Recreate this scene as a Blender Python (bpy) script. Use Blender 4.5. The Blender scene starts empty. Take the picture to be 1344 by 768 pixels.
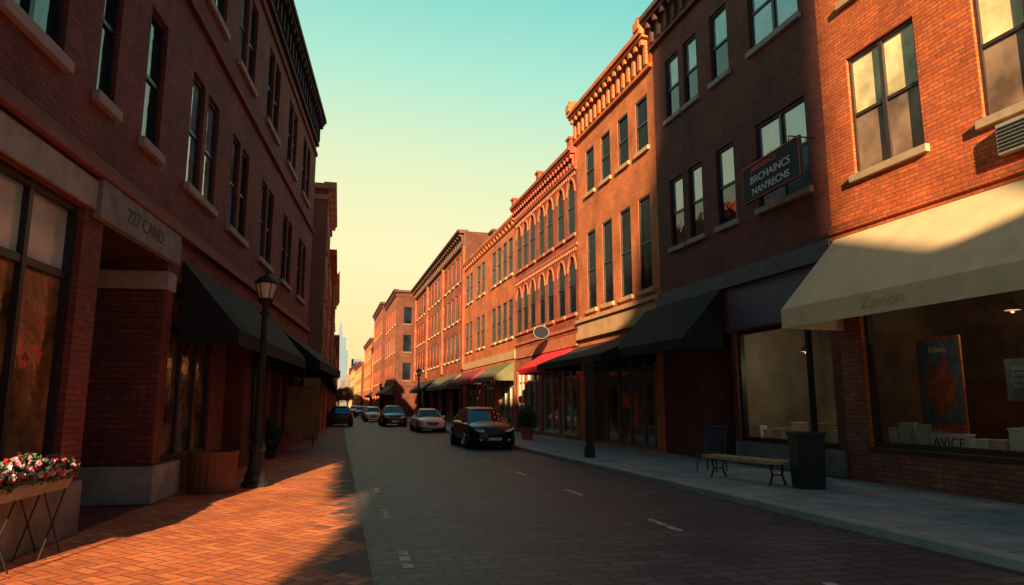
import bpy, math, random
from mathutils import Vector
random.seed(7)
C=bpy.context.scene.collection
rad=math.radians

# ------------------------------------------------------------------ materials
def newmat(name):
    m=bpy.data.materials.new(name); m.use_nodes=True
    nt=m.node_tree; b=nt.nodes['Principled BSDF']; return m,nt,b
def N(nt,t,**k):
    n=nt.nodes.new(t)
    for a,v in k.items(): setattr(n,a,v)
    return n
def rgba(c): return (c[0],c[1],c[2],1)
def mixrgb(nt,mode,fac,a,b):
    n=N(nt,'ShaderNodeMix',data_type='RGBA',blend_type=mode)
    for i,v in ((0,fac),(6,a),(7,b)):
        if hasattr(v,'links'): nt.links.new(v,n.inputs[i])
        elif isinstance(v,(tuple,list)): n.inputs[i].default_value=rgba(v)
        else: n.inputs[i].default_value=v
    return n.outputs[2]
def math_n(nt,op,a,b=None,c=None):
    n=N(nt,'ShaderNodeMath',operation=op)
    for i,v in enumerate((a,b,c)):
        if v is None: continue
        if hasattr(v,'links'): nt.links.new(v,n.inputs[i])
        else: n.inputs[i].default_value=v
    return n.outputs[0]
def ramp(nt,fac,stops):
    r=N(nt,'ShaderNodeValToRGB'); e=r.color_ramp.elements
    while len(e)<len(stops): e.new(0.5)
    for i,(p,c) in enumerate(stops):
        e[i].position=p; e[i].color=rgba(c) if isinstance(c,(tuple,list)) else (c,c,c,1)
    nt.links.new(fac,r.inputs[0]); return r.outputs[0]
def bump(nt,b,h,s=.3,d=.02):
    n=N(nt,'ShaderNodeBump'); n.inputs['Strength'].default_value=s; n.inputs['Distance'].default_value=d
    nt.links.new(h,n.inputs['Height']); nt.links.new(n.outputs[0],b.inputs['Normal'])
def noise(nt,vec,scale,detail=4,rough=.6):
    n=N(nt,'ShaderNodeTexNoise'); n.inputs['Scale'].default_value=scale; n.inputs['Detail'].default_value=detail
    n.inputs['Roughness'].default_value=rough
    nt.links.new(vec,n.inputs['Vector']); return n.outputs[0]
def brick(name,c1,c2,mort,bw=.22,rh=.075,ms=.010,stain=.45,bs=.5,rough=.85,warp=0):
    m,nt,b=newmat(name)
    tc=N(nt,'ShaderNodeTexCoord'); uv=tc.outputs['UV']; vec=uv
    if warp:
        wn=N(nt,'ShaderNodeTexNoise'); wn.inputs['Scale'].default_value=1.6; nt.links.new(uv,wn.inputs['Vector'])
        vm=N(nt,'ShaderNodeVectorMath',operation='SCALE'); nt.links.new(wn.outputs['Color'],vm.inputs[0]); vm.inputs['Scale'].default_value=warp
        va=N(nt,'ShaderNodeVectorMath',operation='ADD'); nt.links.new(uv,va.inputs[0]); nt.links.new(vm.outputs[0],va.inputs[1]); vec=va.outputs[0]
    br=N(nt,'ShaderNodeTexBrick'); nt.links.new(vec,br.inputs['Vector'])
    br.inputs['Color1'].default_value=rgba(c1); br.inputs['Color2'].default_value=rgba(c2); br.inputs['Mortar'].default_value=rgba(mort)
    br.inputs['Scale'].default_value=1; br.inputs['Mortar Size'].default_value=ms; br.inputs['Mortar Smooth'].default_value=.2
    br.inputs['Brick Width'].default_value=bw; br.inputs['Row Height'].default_value=rh; br.inputs['Bias'].default_value=-.1
    n1=noise(nt,uv,.7,6,.65); n2=noise(nt,uv,9,3)
    st=ramp(nt,n1,[(.3,1-stain),(.62,1.12)])
    col=mixrgb(nt,'MULTIPLY',1,br.outputs['Color'],st)
    st2=ramp(nt,n2,[(.3,.72),(.7,1.15)])
    col=mixrgb(nt,'MULTIPLY',.8,col,st2)
    nt.links.new(col,b.inputs['Base Color']); b.inputs['Roughness'].default_value=rough
    h=math_n(nt,'ADD',math_n(nt,'MULTIPLY',br.outputs['Fac'],-1),math_n(nt,'MULTIPLY',n2,.5))
    bump(nt,b,h,bs,.012)
    return m
def plain(name,c,rough=.7,var=.25,scale=3,metal=0,bs=.15,coat=0):
    m,nt,b=newmat(name)
    tc=N(nt,'ShaderNodeTexCoord')
    n=noise(nt,tc.outputs['Object'],scale,5)
    r=ramp(nt,n,[(.3,1-var),(.7,1+var*.5)])
    col=mixrgb(nt,'MULTIPLY',1,c,r)
    nt.links.new(col,b.inputs['Base Color']); b.inputs['Roughness'].default_value=rough; b.inputs['Metallic'].default_value=metal
    b.inputs['Coat Weight'].default_value=coat
    if bs: bump(nt,b,noise(nt,tc.outputs['Object'],scale*9,3),bs,.01)
    return m
def glassy(name,c,ior=1.7,rough=.04,wav=.06,ns=.9,lo=.5,hi=1.5):
    m,nt,b=newmat(name)
    tc=N(nt,'ShaderNodeTexCoord')
    n=noise(nt,tc.outputs['Object'],ns,3)
    r=ramp(nt,n,[(.35,lo),(.65,hi)])
    nt.links.new(mixrgb(nt,'MULTIPLY',1,c,r),b.inputs['Base Color'])
    b.inputs['Roughness'].default_value=rough; b.inputs['IOR'].default_value=ior
    if wav: bump(nt,b,n,wav,.2)
    return m
def clearglass(name):
    m=bpy.data.materials.new(name); m.use_nodes=True; nt=m.node_tree; nt.nodes.clear()
    o=N(nt,'ShaderNodeOutputMaterial'); g=N(nt,'ShaderNodeBsdfGlossy'); g.inputs['Roughness'].default_value=.02
    t=N(nt,'ShaderNodeBsdfTransparent'); t.inputs[0].default_value=(.85,.88,.84,1)
    fr=N(nt,'ShaderNodeFresnel'); fr.inputs[0].default_value=1.5
    mx=N(nt,'ShaderNodeMixShader'); nt.links.new(fr.outputs[0],mx.inputs[0]); nt.links.new(t.outputs[0],mx.inputs[1]); nt.links.new(g.outputs[0],mx.inputs[2])
    nt.links.new(mx.outputs[0],o.inputs[0]); return m
def herring(name,c1,c2,mort,shade_col,unit=.11,rot=45,stain=.35):
    m,nt,b=newmat(name)
    tc=N(nt,'ShaderNodeTexCoord'); mp=N(nt,'ShaderNodeMapping'); nt.links.new(tc.outputs['UV'],mp.inputs[0])
    mp.inputs['Rotation'].default_value=(0,0,rad(rot)); mp.inputs['Scale'].default_value=(1/unit,1/unit,1)
    sp=N(nt,'ShaderNodeSeparateXYZ'); nt.links.new(mp.outputs[0],sp.inputs[0])
    M=lambda *a:math_n(nt,*a)
    x,y=sp.outputs[0],sp.outputs[1]
    i=M('FLOOR',x);j=M('FLOOR',y);fx=M('FRACT',x);fy=M('FRACT',y)
    mm=M('FLOORED_MODULO',M('SUBTRACT',i,j),4.0)
    eq=lambda k:M('COMPARE',mm,float(k),.2)
    e0,e1,e2,e3=eq(0),eq(1),eq(2),eq(3)
    g=.06
    lf=M('MULTIPLY',M('LESS_THAN',fx,g),M('SUBTRACT',1.0,e1))
    rt=M('MULTIPLY',M('GREATER_THAN',fx,1-g),M('SUBTRACT',1.0,e0))
    bt=M('MULTIPLY',M('LESS_THAN',fy,g),M('SUBTRACT',1.0,e2))
    tp=M('MULTIPLY',M('GREATER_THAN',fy,1-g),M('SUBTRACT',1.0,e3))
    mo=M('MAXIMUM',M('MAXIMUM',lf,rt),M('MAXIMUM',bt,tp))
    cb=N(nt,'ShaderNodeCombineXYZ'); nt.links.new(M('SUBTRACT',i,e1),cb.inputs[0]); nt.links.new(M('SUBTRACT',j,e2),cb.inputs[1])
    wn=N(nt,'ShaderNodeTexWhiteNoise',noise_dimensions='2D'); nt.links.new(cb.outputs[0],wn.inputs['Vector'])
    col=mixrgb(nt,'MIX',wn.outputs['Value'],c1,c2)
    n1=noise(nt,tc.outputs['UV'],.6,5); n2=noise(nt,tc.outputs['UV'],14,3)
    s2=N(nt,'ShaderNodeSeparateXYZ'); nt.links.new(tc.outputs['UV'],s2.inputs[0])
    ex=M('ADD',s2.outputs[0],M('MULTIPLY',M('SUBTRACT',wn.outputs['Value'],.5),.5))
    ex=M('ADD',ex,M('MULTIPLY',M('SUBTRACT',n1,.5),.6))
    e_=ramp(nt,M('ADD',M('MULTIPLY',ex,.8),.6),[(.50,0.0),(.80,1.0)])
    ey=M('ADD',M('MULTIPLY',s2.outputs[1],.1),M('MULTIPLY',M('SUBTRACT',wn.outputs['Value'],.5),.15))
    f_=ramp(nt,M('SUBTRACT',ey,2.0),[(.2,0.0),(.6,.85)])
    shade_fac=M('MAXIMUM',e_,f_)
    col=mixrgb(nt,'MIX',shade_fac,col,shade_col)  # pavers darkened toward road edge and far end, standing in for shade
    col=mixrgb(nt,'MULTIPLY',1,col,ramp(nt,n1,[(.3,1-stain),(.65,1.1)]))
    col=mixrgb(nt,'MULTIPLY',.8,col,ramp(nt,n2,[(.3,.75),(.7,1.15)]))
    col=mixrgb(nt,'MIX',mo,col,mort)
    nt.links.new(col,b.inputs['Base Color']); b.inputs['Roughness'].default_value=.75
    h=M('ADD',M('MULTIPLY',mo,-1.0),M('ADD',M('MULTIPLY',n2,.5),M('MULTIPLY',wn.outputs['Value'],.6)))
    bump(nt,b,h,.7,.014); return m

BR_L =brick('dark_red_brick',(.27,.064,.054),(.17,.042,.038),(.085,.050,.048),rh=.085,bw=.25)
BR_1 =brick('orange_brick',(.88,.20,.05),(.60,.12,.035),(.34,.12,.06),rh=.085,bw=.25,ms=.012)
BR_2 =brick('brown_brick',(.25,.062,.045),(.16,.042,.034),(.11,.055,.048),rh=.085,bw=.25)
BR_3 =brick('tan_orange_brick',(.86,.24,.075),(.68,.18,.055),(.40,.18,.09))
BR_4 =brick('red_brick',(.56,.10,.04),(.42,.07,.03),(.34,.13,.08),stain=.6)
BR_4T=plain('light_brick_trim',(.56,.18,.09),.85,.3,3)
BR_5 =brick('warm_brick',(.90,.24,.07),(.70,.165,.05),(.45,.18,.09))
BR_6 =brick('rust_brick',(.58,.12,.045),(.44,.09,.035),(.34,.13,.08),stain=.6)
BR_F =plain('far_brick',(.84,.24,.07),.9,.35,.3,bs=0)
BR_F1=plain('far_brick_gold_haze',(.86,.38,.14),.9,.3,.3,bs=0)  # pale gold of distant haze mixed into the base colour
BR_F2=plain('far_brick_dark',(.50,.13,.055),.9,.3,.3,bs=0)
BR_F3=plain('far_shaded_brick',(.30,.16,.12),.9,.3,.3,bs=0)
BR_S =brick('gable_brick_painted_shade',(.15,.045,.028),(.11,.034,.022),(.10,.04,.03),stain=.5)  # base colour darkened so end walls in full sun look shaded
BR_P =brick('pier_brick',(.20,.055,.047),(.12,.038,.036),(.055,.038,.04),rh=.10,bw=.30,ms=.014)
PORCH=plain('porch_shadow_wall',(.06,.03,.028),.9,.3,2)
STONE=plain('grey_stone',(.38,.39,.37),.85,.35,2.5)
STONE_D=plain('weathered_grey_stone',(.23,.245,.24),.85,.4,3)
STONE_P=plain('plinth_stone',(.20,.20,.195),.85,.45,2)
STONE_W=plain('warm_stone',(.64,.40,.21),.85,.25,2.5)
STONE_S=plain('gable_sill_painted_shade',(.17,.12,.08),.85,.25,2.5)  # darkened stone keeps end wall sills looking shaded in full sun
SILL =plain('sill_stone',(.54,.40,.26),.85,.2,4)
SILL_D=plain('sill_stone_shade',(.36,.34,.33),.85,.2,4)
FRAME=plain('black_frame',(.018,.020,.024),.45,.2,5,bs=0)
FRAME_B=plain('brown_frame',(.05,.035,.03),.5,.2,5,bs=0)
LF=plain('light_frame',(.55,.50,.42),.6)
GL_D =glassy('dark_glass',(.012,.020,.028),1.7)
GL_K =glassy('very_dark_glass',(.010,.016,.026),1.12,.15)
GL_M =glassy('mirror_shop_glass',(.10,.10,.085),3.0,.03,.03)
GL_W =glassy('painted_warm_reflection_glass',(.15,.085,.035),1.75,.12,.15,1.6,.15,1.9)  # mottled golden brown base colour imitates reflections of the street
GL_P =glassy('painted_pale_sky_transom',(.42,.54,.50),1.7,.1,.08,.7,.6,1.3)  # pale base colour imitates reflected sky
GL_S =glassy('painted_sky_reflection_glass',(.26,.38,.43),2.8)  # sky reflection painted into the base colour
GL_C =clearglass('clear_glass')
BLIND=glassy('cream_blind_behind_glass',(.95,.82,.46),1.35,.3,.02)
BLIND_T=glassy('tan_curtain_behind_glass',(.34,.23,.16),1.4,.25,.02)
AW_K =plain('black_canvas',(.006,.010,.015),.9,.2,2)
AW_C =plain('cream_canvas',(.88,.68,.40),.85,.12,2)
AW_R =plain('red_canvas',(.90,.015,.03),.8,.15,2)
AW_G =plain('olive_canvas',(.14,.15,.07),.8,.2,2)
AW_M =plain('maroon_canvas',(.26,.025,.04),.8,.2,2)
FASC =plain('slate_fascia',(.13,.12,.16),.6,.15,1.2)
WOOD =plain('brown_wood',(.18,.075,.035),.7,.35,2.5)
WOOD_Y=plain('yellow_bench_wood',(.60,.38,.16),.55,.35,5)
WOOD_L=plain('worn_wood',(.34,.19,.10),.6,.35,4)
METAL=plain('black_metal',(.014,.016,.019),.62,.25,6,metal=0)
BLUEM=plain('dark_blue_metal',(.035,.06,.10),.5,.2,6)
TERRA=plain('terracotta',(.45,.14,.06),.8,.2,6)
LEAF =plain('leaf_green',(.05,.10,.03),.6,.5,8,bs=0)
LEAF2=plain('leaf_green_light',(.10,.15,.05),.6,.5,8,bs=0)
WHITE=plain('white_card',(.80,.79,.74),.7,.1,3,bs=0)
CREAM=plain('cream_paint',(.70,.60,.42),.7,.1,3,bs=0)
REDP =plain('red_paint',(.45,.04,.035),.6,.2,3,bs=0)
INT  =plain('shop_interior',(.24,.15,.09),.9,.6,.9)
INT2 =plain('shop_interior_olive',(.27,.24,.17),.9,.5,.9)
FADE =plain('faded_lettering',(.64,.49,.30),.8,.1,3,bs=0)
DARKL=plain('engraved_lettering',(.08,.075,.07),.8,.1,3,bs=0)
BLUEG=plain('blue_grey_print',(.12,.17,.19),.7,.5,5,bs=0)
ORP  =plain('rust_print',(.50,.12,.05),.7,.6,7,bs=0)
NAVY=plain('navy_board',(.010,.014,.026),.95,.2,2,bs=0)
GREYB=plain('grey_notice',(.22,.24,.25),.8,.2,3,bs=0)
SLATE_T=plain('slate_trim',(.11,.12,.135),.7)

# ------------------------------------------------------------------ mesh buffer
class B:
    def __init__(s): s.v=[];s.f=[];s.m=[]
    def poly(s,pts,mi=0):
        k=len(s.v); s.v+=[tuple(p) for p in pts]; s.f.append(tuple(range(k,k+len(pts)))); s.m.append(mi)
    def box(s,x0,x1,y0,y1,z0,z1,mi=0):
        k=len(s.v)
        s.v+=[(x0,y0,z0),(x1,y0,z0),(x1,y1,z0),(x0,y1,z0),(x0,y0,z1),(x1,y0,z1),(x1,y1,z1),(x0,y1,z1)]
        for f in ((0,3,2,1),(4,5,6,7),(0,1,5,4),(1,2,6,5),(2,3,7,6),(3,0,4,7)):
            s.f.append(tuple(k+i for i in f)); s.m.append(mi)
    def prism(s,rings,mi=0,cap=True):
        k=len(s.v); n=len(rings[0])
        for r in rings: s.v+=[tuple(p) for p in r]
        for i in range(len(rings)-1):
            for j in range(n):
                a=k+i*n+j; b=k+i*n+(j+1)%n
                s.f.append((a,b,b+n,a+n)); s.m.append(mi)
        if cap:
            s.f.append(tuple(k+j for j in range(n))[::-1]); s.m.append(mi)
            e=k+(len(rings)-1)*n; s.f.append(tuple(e+j for j in range(n))); s.m.append(mi)
    def lathe(s,cx,cy,prof,n=16,mi=0):
        s.prism([[(cx+r*math.cos(2*math.pi*j/n),cy+r*math.sin(2*math.pi*j/n),z) for j in range(n)] for r,z in prof],mi)
    def rod(s,p,q,r,n=8,mi=0):
        p=Vector(p);q=Vector(q);d=(q-p).normalized(); a=d.orthogonal().normalized(); c=d.cross(a)
        s.prism([[o+(a*math.cos(2*math.pi*j/n)+c*math.sin(2*math.pi*j/n))*r for j in range(n)] for o in (p,q)],mi)
    def make(s,name,parent=None,mats=(),smooth=False,loc=None,rz=0,bev=0,sub=0):
        me=bpy.data.meshes.new(name); me.from_pydata(s.v,[],s.f)
        for m in mats: me.materials.append(m)
        me.polygons.foreach_set('material_index',s.m)
        uv=me.uv_layers.new(name='UVMap')
        for p in me.polygons:
            n=p.normal; ax=max(range(3),key=lambda i:abs(n[i]))
            for li in p.loop_indices:
                c=me.vertices[me.loops[li].vertex_index].co
                uv.data[li].uv=(c.x,c.z) if ax==1 else ((c.y,c.z) if ax==0 else (c.x,c.y))
        if smooth: me.polygons.foreach_set('use_smooth',[True]*len(me.polygons))
        me.update()
        o=bpy.data.objects.new(name,me); C.objects.link(o)
        if parent: o.parent=parent
        if loc is not None: o.location=loc
        o.rotation_euler=(0,0,rz)
        if bev:
            b=o.modifiers.new('bevel','BEVEL'); b.width=bev; b.segments=2; b.limit_method='ANGLE'
        if sub:
            b=o.modifiers.new('subdivision','SUBSURF'); b.levels=sub; b.render_levels=sub
        return o
def top(name,label,cat,loc=(0,0,0),rz=0,group=None,kind=None):
    e=bpy.data.objects.new(name,None); C.objects.link(e); e.location=loc; e.rotation_euler=(0,0,rz)
    tag(e,label,cat,group,kind); return e
def tag(o,label,cat,group=None,kind=None):
    o['label']=label; o['category']=cat
    if group:o['group']=group
    if kind:o['kind']=kind
    return o
def text(parent,name,s,size,loc,mat,ext=.008,rot=(90,0,0),sx=1,shear=0,off=0):
    cu=bpy.data.curves.new(name,'FONT'); cu.body=s; cu.size=size; cu.extrude=ext; cu.align_x='CENTER'; cu.align_y='CENTER'; cu.shear=shear; cu.offset=off
    t=bpy.data.objects.new('tmp',cu); C.objects.link(t)
    bpy.context.view_layer.update()
    me=bpy.data.meshes.new_from_object(t.evaluated_get(bpy.context.evaluated_depsgraph_get()))
    bpy.data.objects.remove(t); me.materials.clear(); me.materials.append(mat)
    o=bpy.data.objects.new(name,me); C.objects.link(o); o.parent=parent; o.location=loc
    o.rotation_euler=[rad(a) for a in rot]; o.scale=(sx,1,1); return o

# ------------------------------------------------------------------ building pieces (local: x along facade, -y outwards, z up)
def arcpts(x0,x1,zs,z1,n=6):
    xm=(x0+x1)/2; r=(x1-x0)/2
    return [(xm-r*math.cos(math.pi*i/(2*n)), zs+(z1-zs)*math.sin(math.pi*i/(2*n))) for i in range(n+1)]
def wall(parent,W,H,D,ops,mats,z0=0.0,name='wall',si=0):
    """ops: (x0,x1,z0,z1,depth,arch)"""
    b=B()
    xs=sorted(set([0,W]+[o[0] for o in ops]+[o[1] for o in ops])); zs=sorted(set([z0,H]+[o[2] for o in ops]+[o[3] for o in ops]))
    for i in range(len(xs)-1):
        for j in range(len(zs)-1):
            cx=(xs[i]+xs[i+1])/2; cz=(zs[j]+zs[j+1])/2
            if any(o[0]<cx<o[1] and o[2]<cz<o[3] for o in ops): continue
            b.poly([(xs[i],0,zs[j]),(xs[i+1],0,zs[j]),(xs[i+1],0,zs[j+1]),(xs[i],0,zs[j+1])])
    for o in ops:
        x0,x1,a,c,d,ar=o
        b.poly([(x0,0,a),(x0,0,c),(x0,d,c),(x0,d,a)]); b.poly([(x1,0,a),(x1,d,a),(x1,d,c),(x1,0,c)])
        b.poly([(x0,0,c),(x1,0,c),(x1,d,c),(x0,d,c)]); b.poly([(x0,0,a),(x0,d,a),(x1,d,a),(x1,0,a)])
        if ar:
            zsq=c-(x1-x0)*ar; L=arcpts(x0,x1,zsq,c)
            R=[(x0+x1-p[0],p[1]) for p in L]
            b.poly([(p[0],0,p[1]) for p in L]+[(x0,0,c)]); b.poly([(p[0],0,p[1]) for p in R]+[(x1,0,c)])
            for P in (L,R):
                for k in range(len(P)-1):
                    (ax,az),(bx,bz)=P[k],P[k+1]
                    b.poly([(ax,0,az),(bx,0,bz),(bx,d,bz),(ax,d,az)])
            xm=(x0+x1)/2; r=(x1-x0)/2; t=.12
            P=L+R[::-1][1:]
            Q=[(xm+(p[0]-xm)*(r+t)/r, zsq+(p[1]-zsq)*((c-zsq)+t)/(c-zsq)) for p in P]
            for k in range(len(P)-1):
                p,q,r2,s2=P[k],P[k+1],Q[k+1],Q[k]
                b.poly([(p[0],-.04,p[1]),(q[0],-.04,q[1]),(r2[0],-.04,r2[1]),(s2[0],-.04,s2[1])],1)
                b.poly([(s2[0],-.04,s2[1]),(r2[0],-.04,r2[1]),(r2[0],0,r2[1]),(s2[0],0,s2[1])],1)
                b.poly([(p[0],-.04,p[1]),(q[0],-.04,q[1]),(q[0],0,q[1]),(p[0],0,p[1])],1)
    b.poly([(0,0,z0),(0,D,z0),(0,D,H),(0,0,H)],si); b.poly([(W,0,z0),(W,D,z0),(W,D,H),(W,0,H)],si)
    b.poly([(0,D,z0),(W,D,z0),(W,D,H),(0,D,H)]); b.poly([(0,0,H),(W,0,H),(W,D,H),(0,D,H)])
    return b.make(name,parent,mats)
def window(parent,x0,x1,z0,z1,glass,frame=FRAME,sill=SILL,mull=0,rail=True,y=.12,detail=True,glass2=None):
    b=B(); zm=(z0+z1)/2
    b.poly([(x0,y,zm),(x1,y,zm),(x1,y,z1),(x0,y,z1)],0); b.poly([(x0,y-.012,z0),(x1,y-.012,z0),(x1,y-.012,zm),(x0,y-.012,zm)],1)
    w=b.make('window',parent,[glass,glass2 or glass])
    if detail:
        f=B(); t=.07; ya,yb=y-.06,y+.02
        f.box(x0+.002,x0+t,ya,yb,z0+.002,z1-.002); f.box(x1-t,x1-.002,ya,yb,z0+.002,z1-.002)
        f.box(x0+t,x1-t,ya,yb,z1-t,z1-.002); f.box(x0+t,x1-t,ya,yb,z0+.002,z0+t)
        if rail: f.box(x0+t,x1-t,ya+.01,yb-.002,zm-.035,zm+.035)
        for k in range(mull):
            xm=x0+(x1-x0)*(k+1)/(mull+1); f.box(xm-.05,xm+.05,ya-.008,yb-.004,z0+t,z1-t)
        f.make('frame',w,[frame])
    s=B(); s.box(x0-.1,x1+.1,-.10,min(.09,y-.02),z0-.16,z0-.002)
    s.make('sill',w,[sill],bev=.008 if detail else 0)
    return w
def shopfront(parent,x0,x1,z0,z1,glass,mulls,transom=None,frame=FRAME,y=.18,name='shop_window',glass2=None):
    b=B(); zt=transom if (transom and glass2) else z1
    b.poly([(x0,y,z0),(x1,y,z0),(x1,y,zt),(x0,y,zt)])
    if zt<z1: b.poly([(x0,y,zt),(x1,y,zt),(x1,y,z1),(x0,y,z1)],1)
    w=b.make(name,parent,[glass,glass2 or glass])
    f=B(); t=.09; ya,yb=y-.09,y+.05
    f.box(x0+.002,x0+t,ya,yb,z0+.002,z1-.002); f.box(x1-t,x1-.002,ya,yb,z0+.002,z1-.002)
    f.box(x0+t,x1-t,ya,yb,z1-t,z1-.002); f.box(x0+t,x1-t,ya,yb,z0+.002,z0+t+.02)
    for xm in mulls: f.box(xm-.045,xm+.045,ya+.01,yb-.01,z0+t+.02,z1-t)
    if transom: f.box(x0+t,x1-t,ya+.02,yb-.02,transom-.05,transom+.05)
    f.make('frame',w,[frame]); return w
def door(parent,x0,x1,z1,y,mat=FRAME,z0=.0,gl=None):
    b=B(); t=.12
    b.box(x0,x0+t,y,y+.06,z0,z1); b.box(x1-t,x1,y,y+.06,z0,z1); b.box(x0+t,x1-t,y,y+.06,z0,z0+.3); b.box(x0+t,x1-t,y,y+.06,z1-t,z1)
    b.poly([(x0+t,y+.03,z0+.3),(x1-t,y+.03,z0+.3),(x1-t,y+.03,z1-t),(x0+t,y+.03,z1-t)],1)
    d=b.make('door',parent,[mat,gl or GL_D])
    h=B(); h.rod((x1-t*.6,y-.06,1.0),(x1-t*.6,y-.06,1.4),.015); h.make('handle',d,[METAL]); return d
def cornice(parent,W,z,proj,mat,h=.7,sp=.7,bw=.16,name='cornice',mat2=None):
    b=B()
    b.box(.003,W-.003,-proj,.25,z-.14,z+.04); b.box(.006,W-.006,-proj*.8,.2,z-.26,z-.143)
    b.box(.009,W-.009,-proj*.3,.1,z-h-.1,z-h+.06); b.box(.012,W-.012,-proj*.18,.1,z-h+.063,z-.263,1)
    n=max(2,int(W/sp)); 
    for i in range(n):
        x=(i+.5)*W/n
        b.box(x-bw/2,x+bw/2,-proj*.72,-proj*.185,z-.5,z-.263)
        if h>.8: b.box(x-bw/2,x+bw/2,-proj*.42,-proj*.185,z-h+.063,z-.503)
    return b.make(name,parent,[mat,mat2 or mat])
def blocks(parent,name,lst,mat):
    for bx in lst:
        b=B()
        for q in bx: b.box(*q)
        b.make(name,parent,[mat])
def awning(parent,x0,x1,zt,zb,proj,val,mat,y0=-.02):
    b=B(); a=y0; p=-proj
    b.poly([(x0,a,zt),(x0,p,zb),(x1,p,zb),(x1,a,zt)]); b.poly([(x0,a,zt),(x0,a,zb),(x0,p,zb)]); b.poly([(x1,a,zt),(x1,p,zb),(x1,a,zb)])
    b.box(x0,x1,p-.01,p+.01,zb-val,zb-.001); b.box(x0-.01,x0+.01,p+.012,a,zb-val,zb-.003); b.box(x1-.01,x1+.01,p+.012,a,zb-val,zb-.003)
    o=b.make('awning',parent,[mat])
    f=B()
    n=max(2,int((x1-x0)/1.6))
    for i in range(n+1):
        x=x0+.05+(x1-x0-.1)*i/n; f.rod((x,a,zt-.06),(x,p+.04,zb-.05),.02)
    f.rod((x0+.03,p+.05,zb-.05),(x1-.03,p+.05,zb-.05),.02)
    f.make('awning_frame',o,[METAL]); return o

RR=math.atan2(-1,.02)
def Rloc(Y,n=0,z=0): return (11.15-.02*Y-n,Y,z)
def rbuild(Ya,Yb,label,n=0): return top('brick_building',label,'building',Rloc(Yb,n),RR,'buildings lining the street')
GZ=.12

# ================================================================== RIGHT SIDE
# ---- R1
Ya,Yb=1.0,13.14; p=rbuild(Ya,Yb,'sunlit orange brick building with cream awning over shop'); X=lambda y:Yb-y; W=Yb-Ya
wins=[(10.45,12.3),(7.35,9.2),(4.2,6.0),(1.8,3.2)]
ops=[(X(b),X(a),z,z+2.75,.12,0) for a,b in wins for z in (6.75,10.9)]
ops+=[(X(12.5),X(5.4),.85,4.6,.2,0)]
wall(p,W,14.6,9,ops,[BR_1,SILL])
for a,b in wins:
    for z in (6.75,10.9): window(p,X(b),X(a),z,z+2.75,BLIND,FRAME_B,SILL,mull=1,glass2=BLIND_T)
shopfront(p,X(12.5),X(5.4),.85,4.6,GL_C,[X(8.2)],3.9,FRAME_B)
b=B(); b.box(.006,X(12.52),-.02,-.002,.13,5.38); b.box(X(12.51),W-.02,-.018,-.002,.13,.78); b.make('ground_floor_shade_skin',p,[brick('painted_shade_brick',(.44,.12,.07),(.29,.075,.05),(.14,.075,.06),rh=.095,bw=.28,ms=.014)])  # thin skin of darker brick paints in the ground floor shade
b=B(); b.box(X(12.5),X(5.4),-.07,.08,.785,.847); b.make('shop_sill',p,[FRAME_B])
awning(p,X(13.0),X(4.6),5.5,3.78,1.6,.42,AW_C)
text(p,'lettering','Zavion',.32,(X(10.2),-1.62,3.58),FADE,.002,sx=1.15,shear=.15)
b=B(); b.box(.01,W-.01,-.14,.1,5.56,5.74); b.box(.02,W-.02,-.08,.1,5.4,5.557); b.make('ledge',p,[BR_1])
b=B(); b.box(X(12.45),X(5.45),.26,.9,.55,.86,1); b.poly([(X(13),3.4,.1),(X(3),3.4,.1),(X(3),3.4,5),(X(13),3.4,5)],0)
b.poly([(X(13),.3,4.7),(X(3),.3,4.7),(X(3),3.4,4.7),(X(13),3.4,4.7)],0); b.poly([(X(13),.3,.1),(X(13),3.4,.1),(X(13),3.4,5),(X(13),.3,5)],0)
b.poly([(X(3),.3,.1),(X(3),3.4,.1),(X(3),3.4,5),(X(3),.3,5)],0)
b.poly([(X(13),.3,.2),(X(3),.3,.2),(X(3),3.4,.2),(X(13),3.4,.2)],0)
b.box(X(12.8),X(10.6),3.0,3.36,.2,2.3,1); b.box(X(9.9),X(9.0),3.25,3.38,.2,2.9,1); b.box(X(8.2),X(6.0),2.6,3.3,.2,1.5,1)
b.make('shop_interior',p,[INT,WOOD])
b=B(); b.box(X(8.9),X(7.7),-.16,-.001,5.95,6.5)
ac=b.make('vent_unit',p,[STONE],bev=.02)
b=B()
for i in range(7): b.box(X(8.85),X(7.75),-.175,-.162,6.0+i*.065,6.035+i*.065)
b.make('grille',ac,[FRAME])
# ---- R2
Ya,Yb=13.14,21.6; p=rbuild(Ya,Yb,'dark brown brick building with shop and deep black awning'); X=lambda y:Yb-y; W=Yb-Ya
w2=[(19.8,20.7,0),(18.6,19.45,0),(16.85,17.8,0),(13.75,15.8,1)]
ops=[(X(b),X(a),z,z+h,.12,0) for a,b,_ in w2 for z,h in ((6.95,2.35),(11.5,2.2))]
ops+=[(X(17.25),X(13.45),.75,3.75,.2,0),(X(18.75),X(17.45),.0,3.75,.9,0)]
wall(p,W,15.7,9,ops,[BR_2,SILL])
for a,b,mu in w2:
    for z,h in ((6.95,2.35),(11.5,2.2)): window(p,X(b),X(a),z,z+h,GL_S,FRAME,SILL_D,mull=mu,glass2=GL_D if mu==0 else GL_S)
shopfront(p,X(17.25),X(13.45),.75,3.75,GL_C,[X(14.4)],None)
door(p,X(18.65),X(17.55),3.4,.8)
b=B(); b.box(X(17.4),X(13.2),-.09,.02,3.8,5.0); b.make('fascia',p,[FASC],bev=.01)
b=B(); b.box(X(17.4),X(13.2),-.06,.02,.14,.72); b.make('stall_riser',p,[STONE_P],bev=.01)
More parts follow.
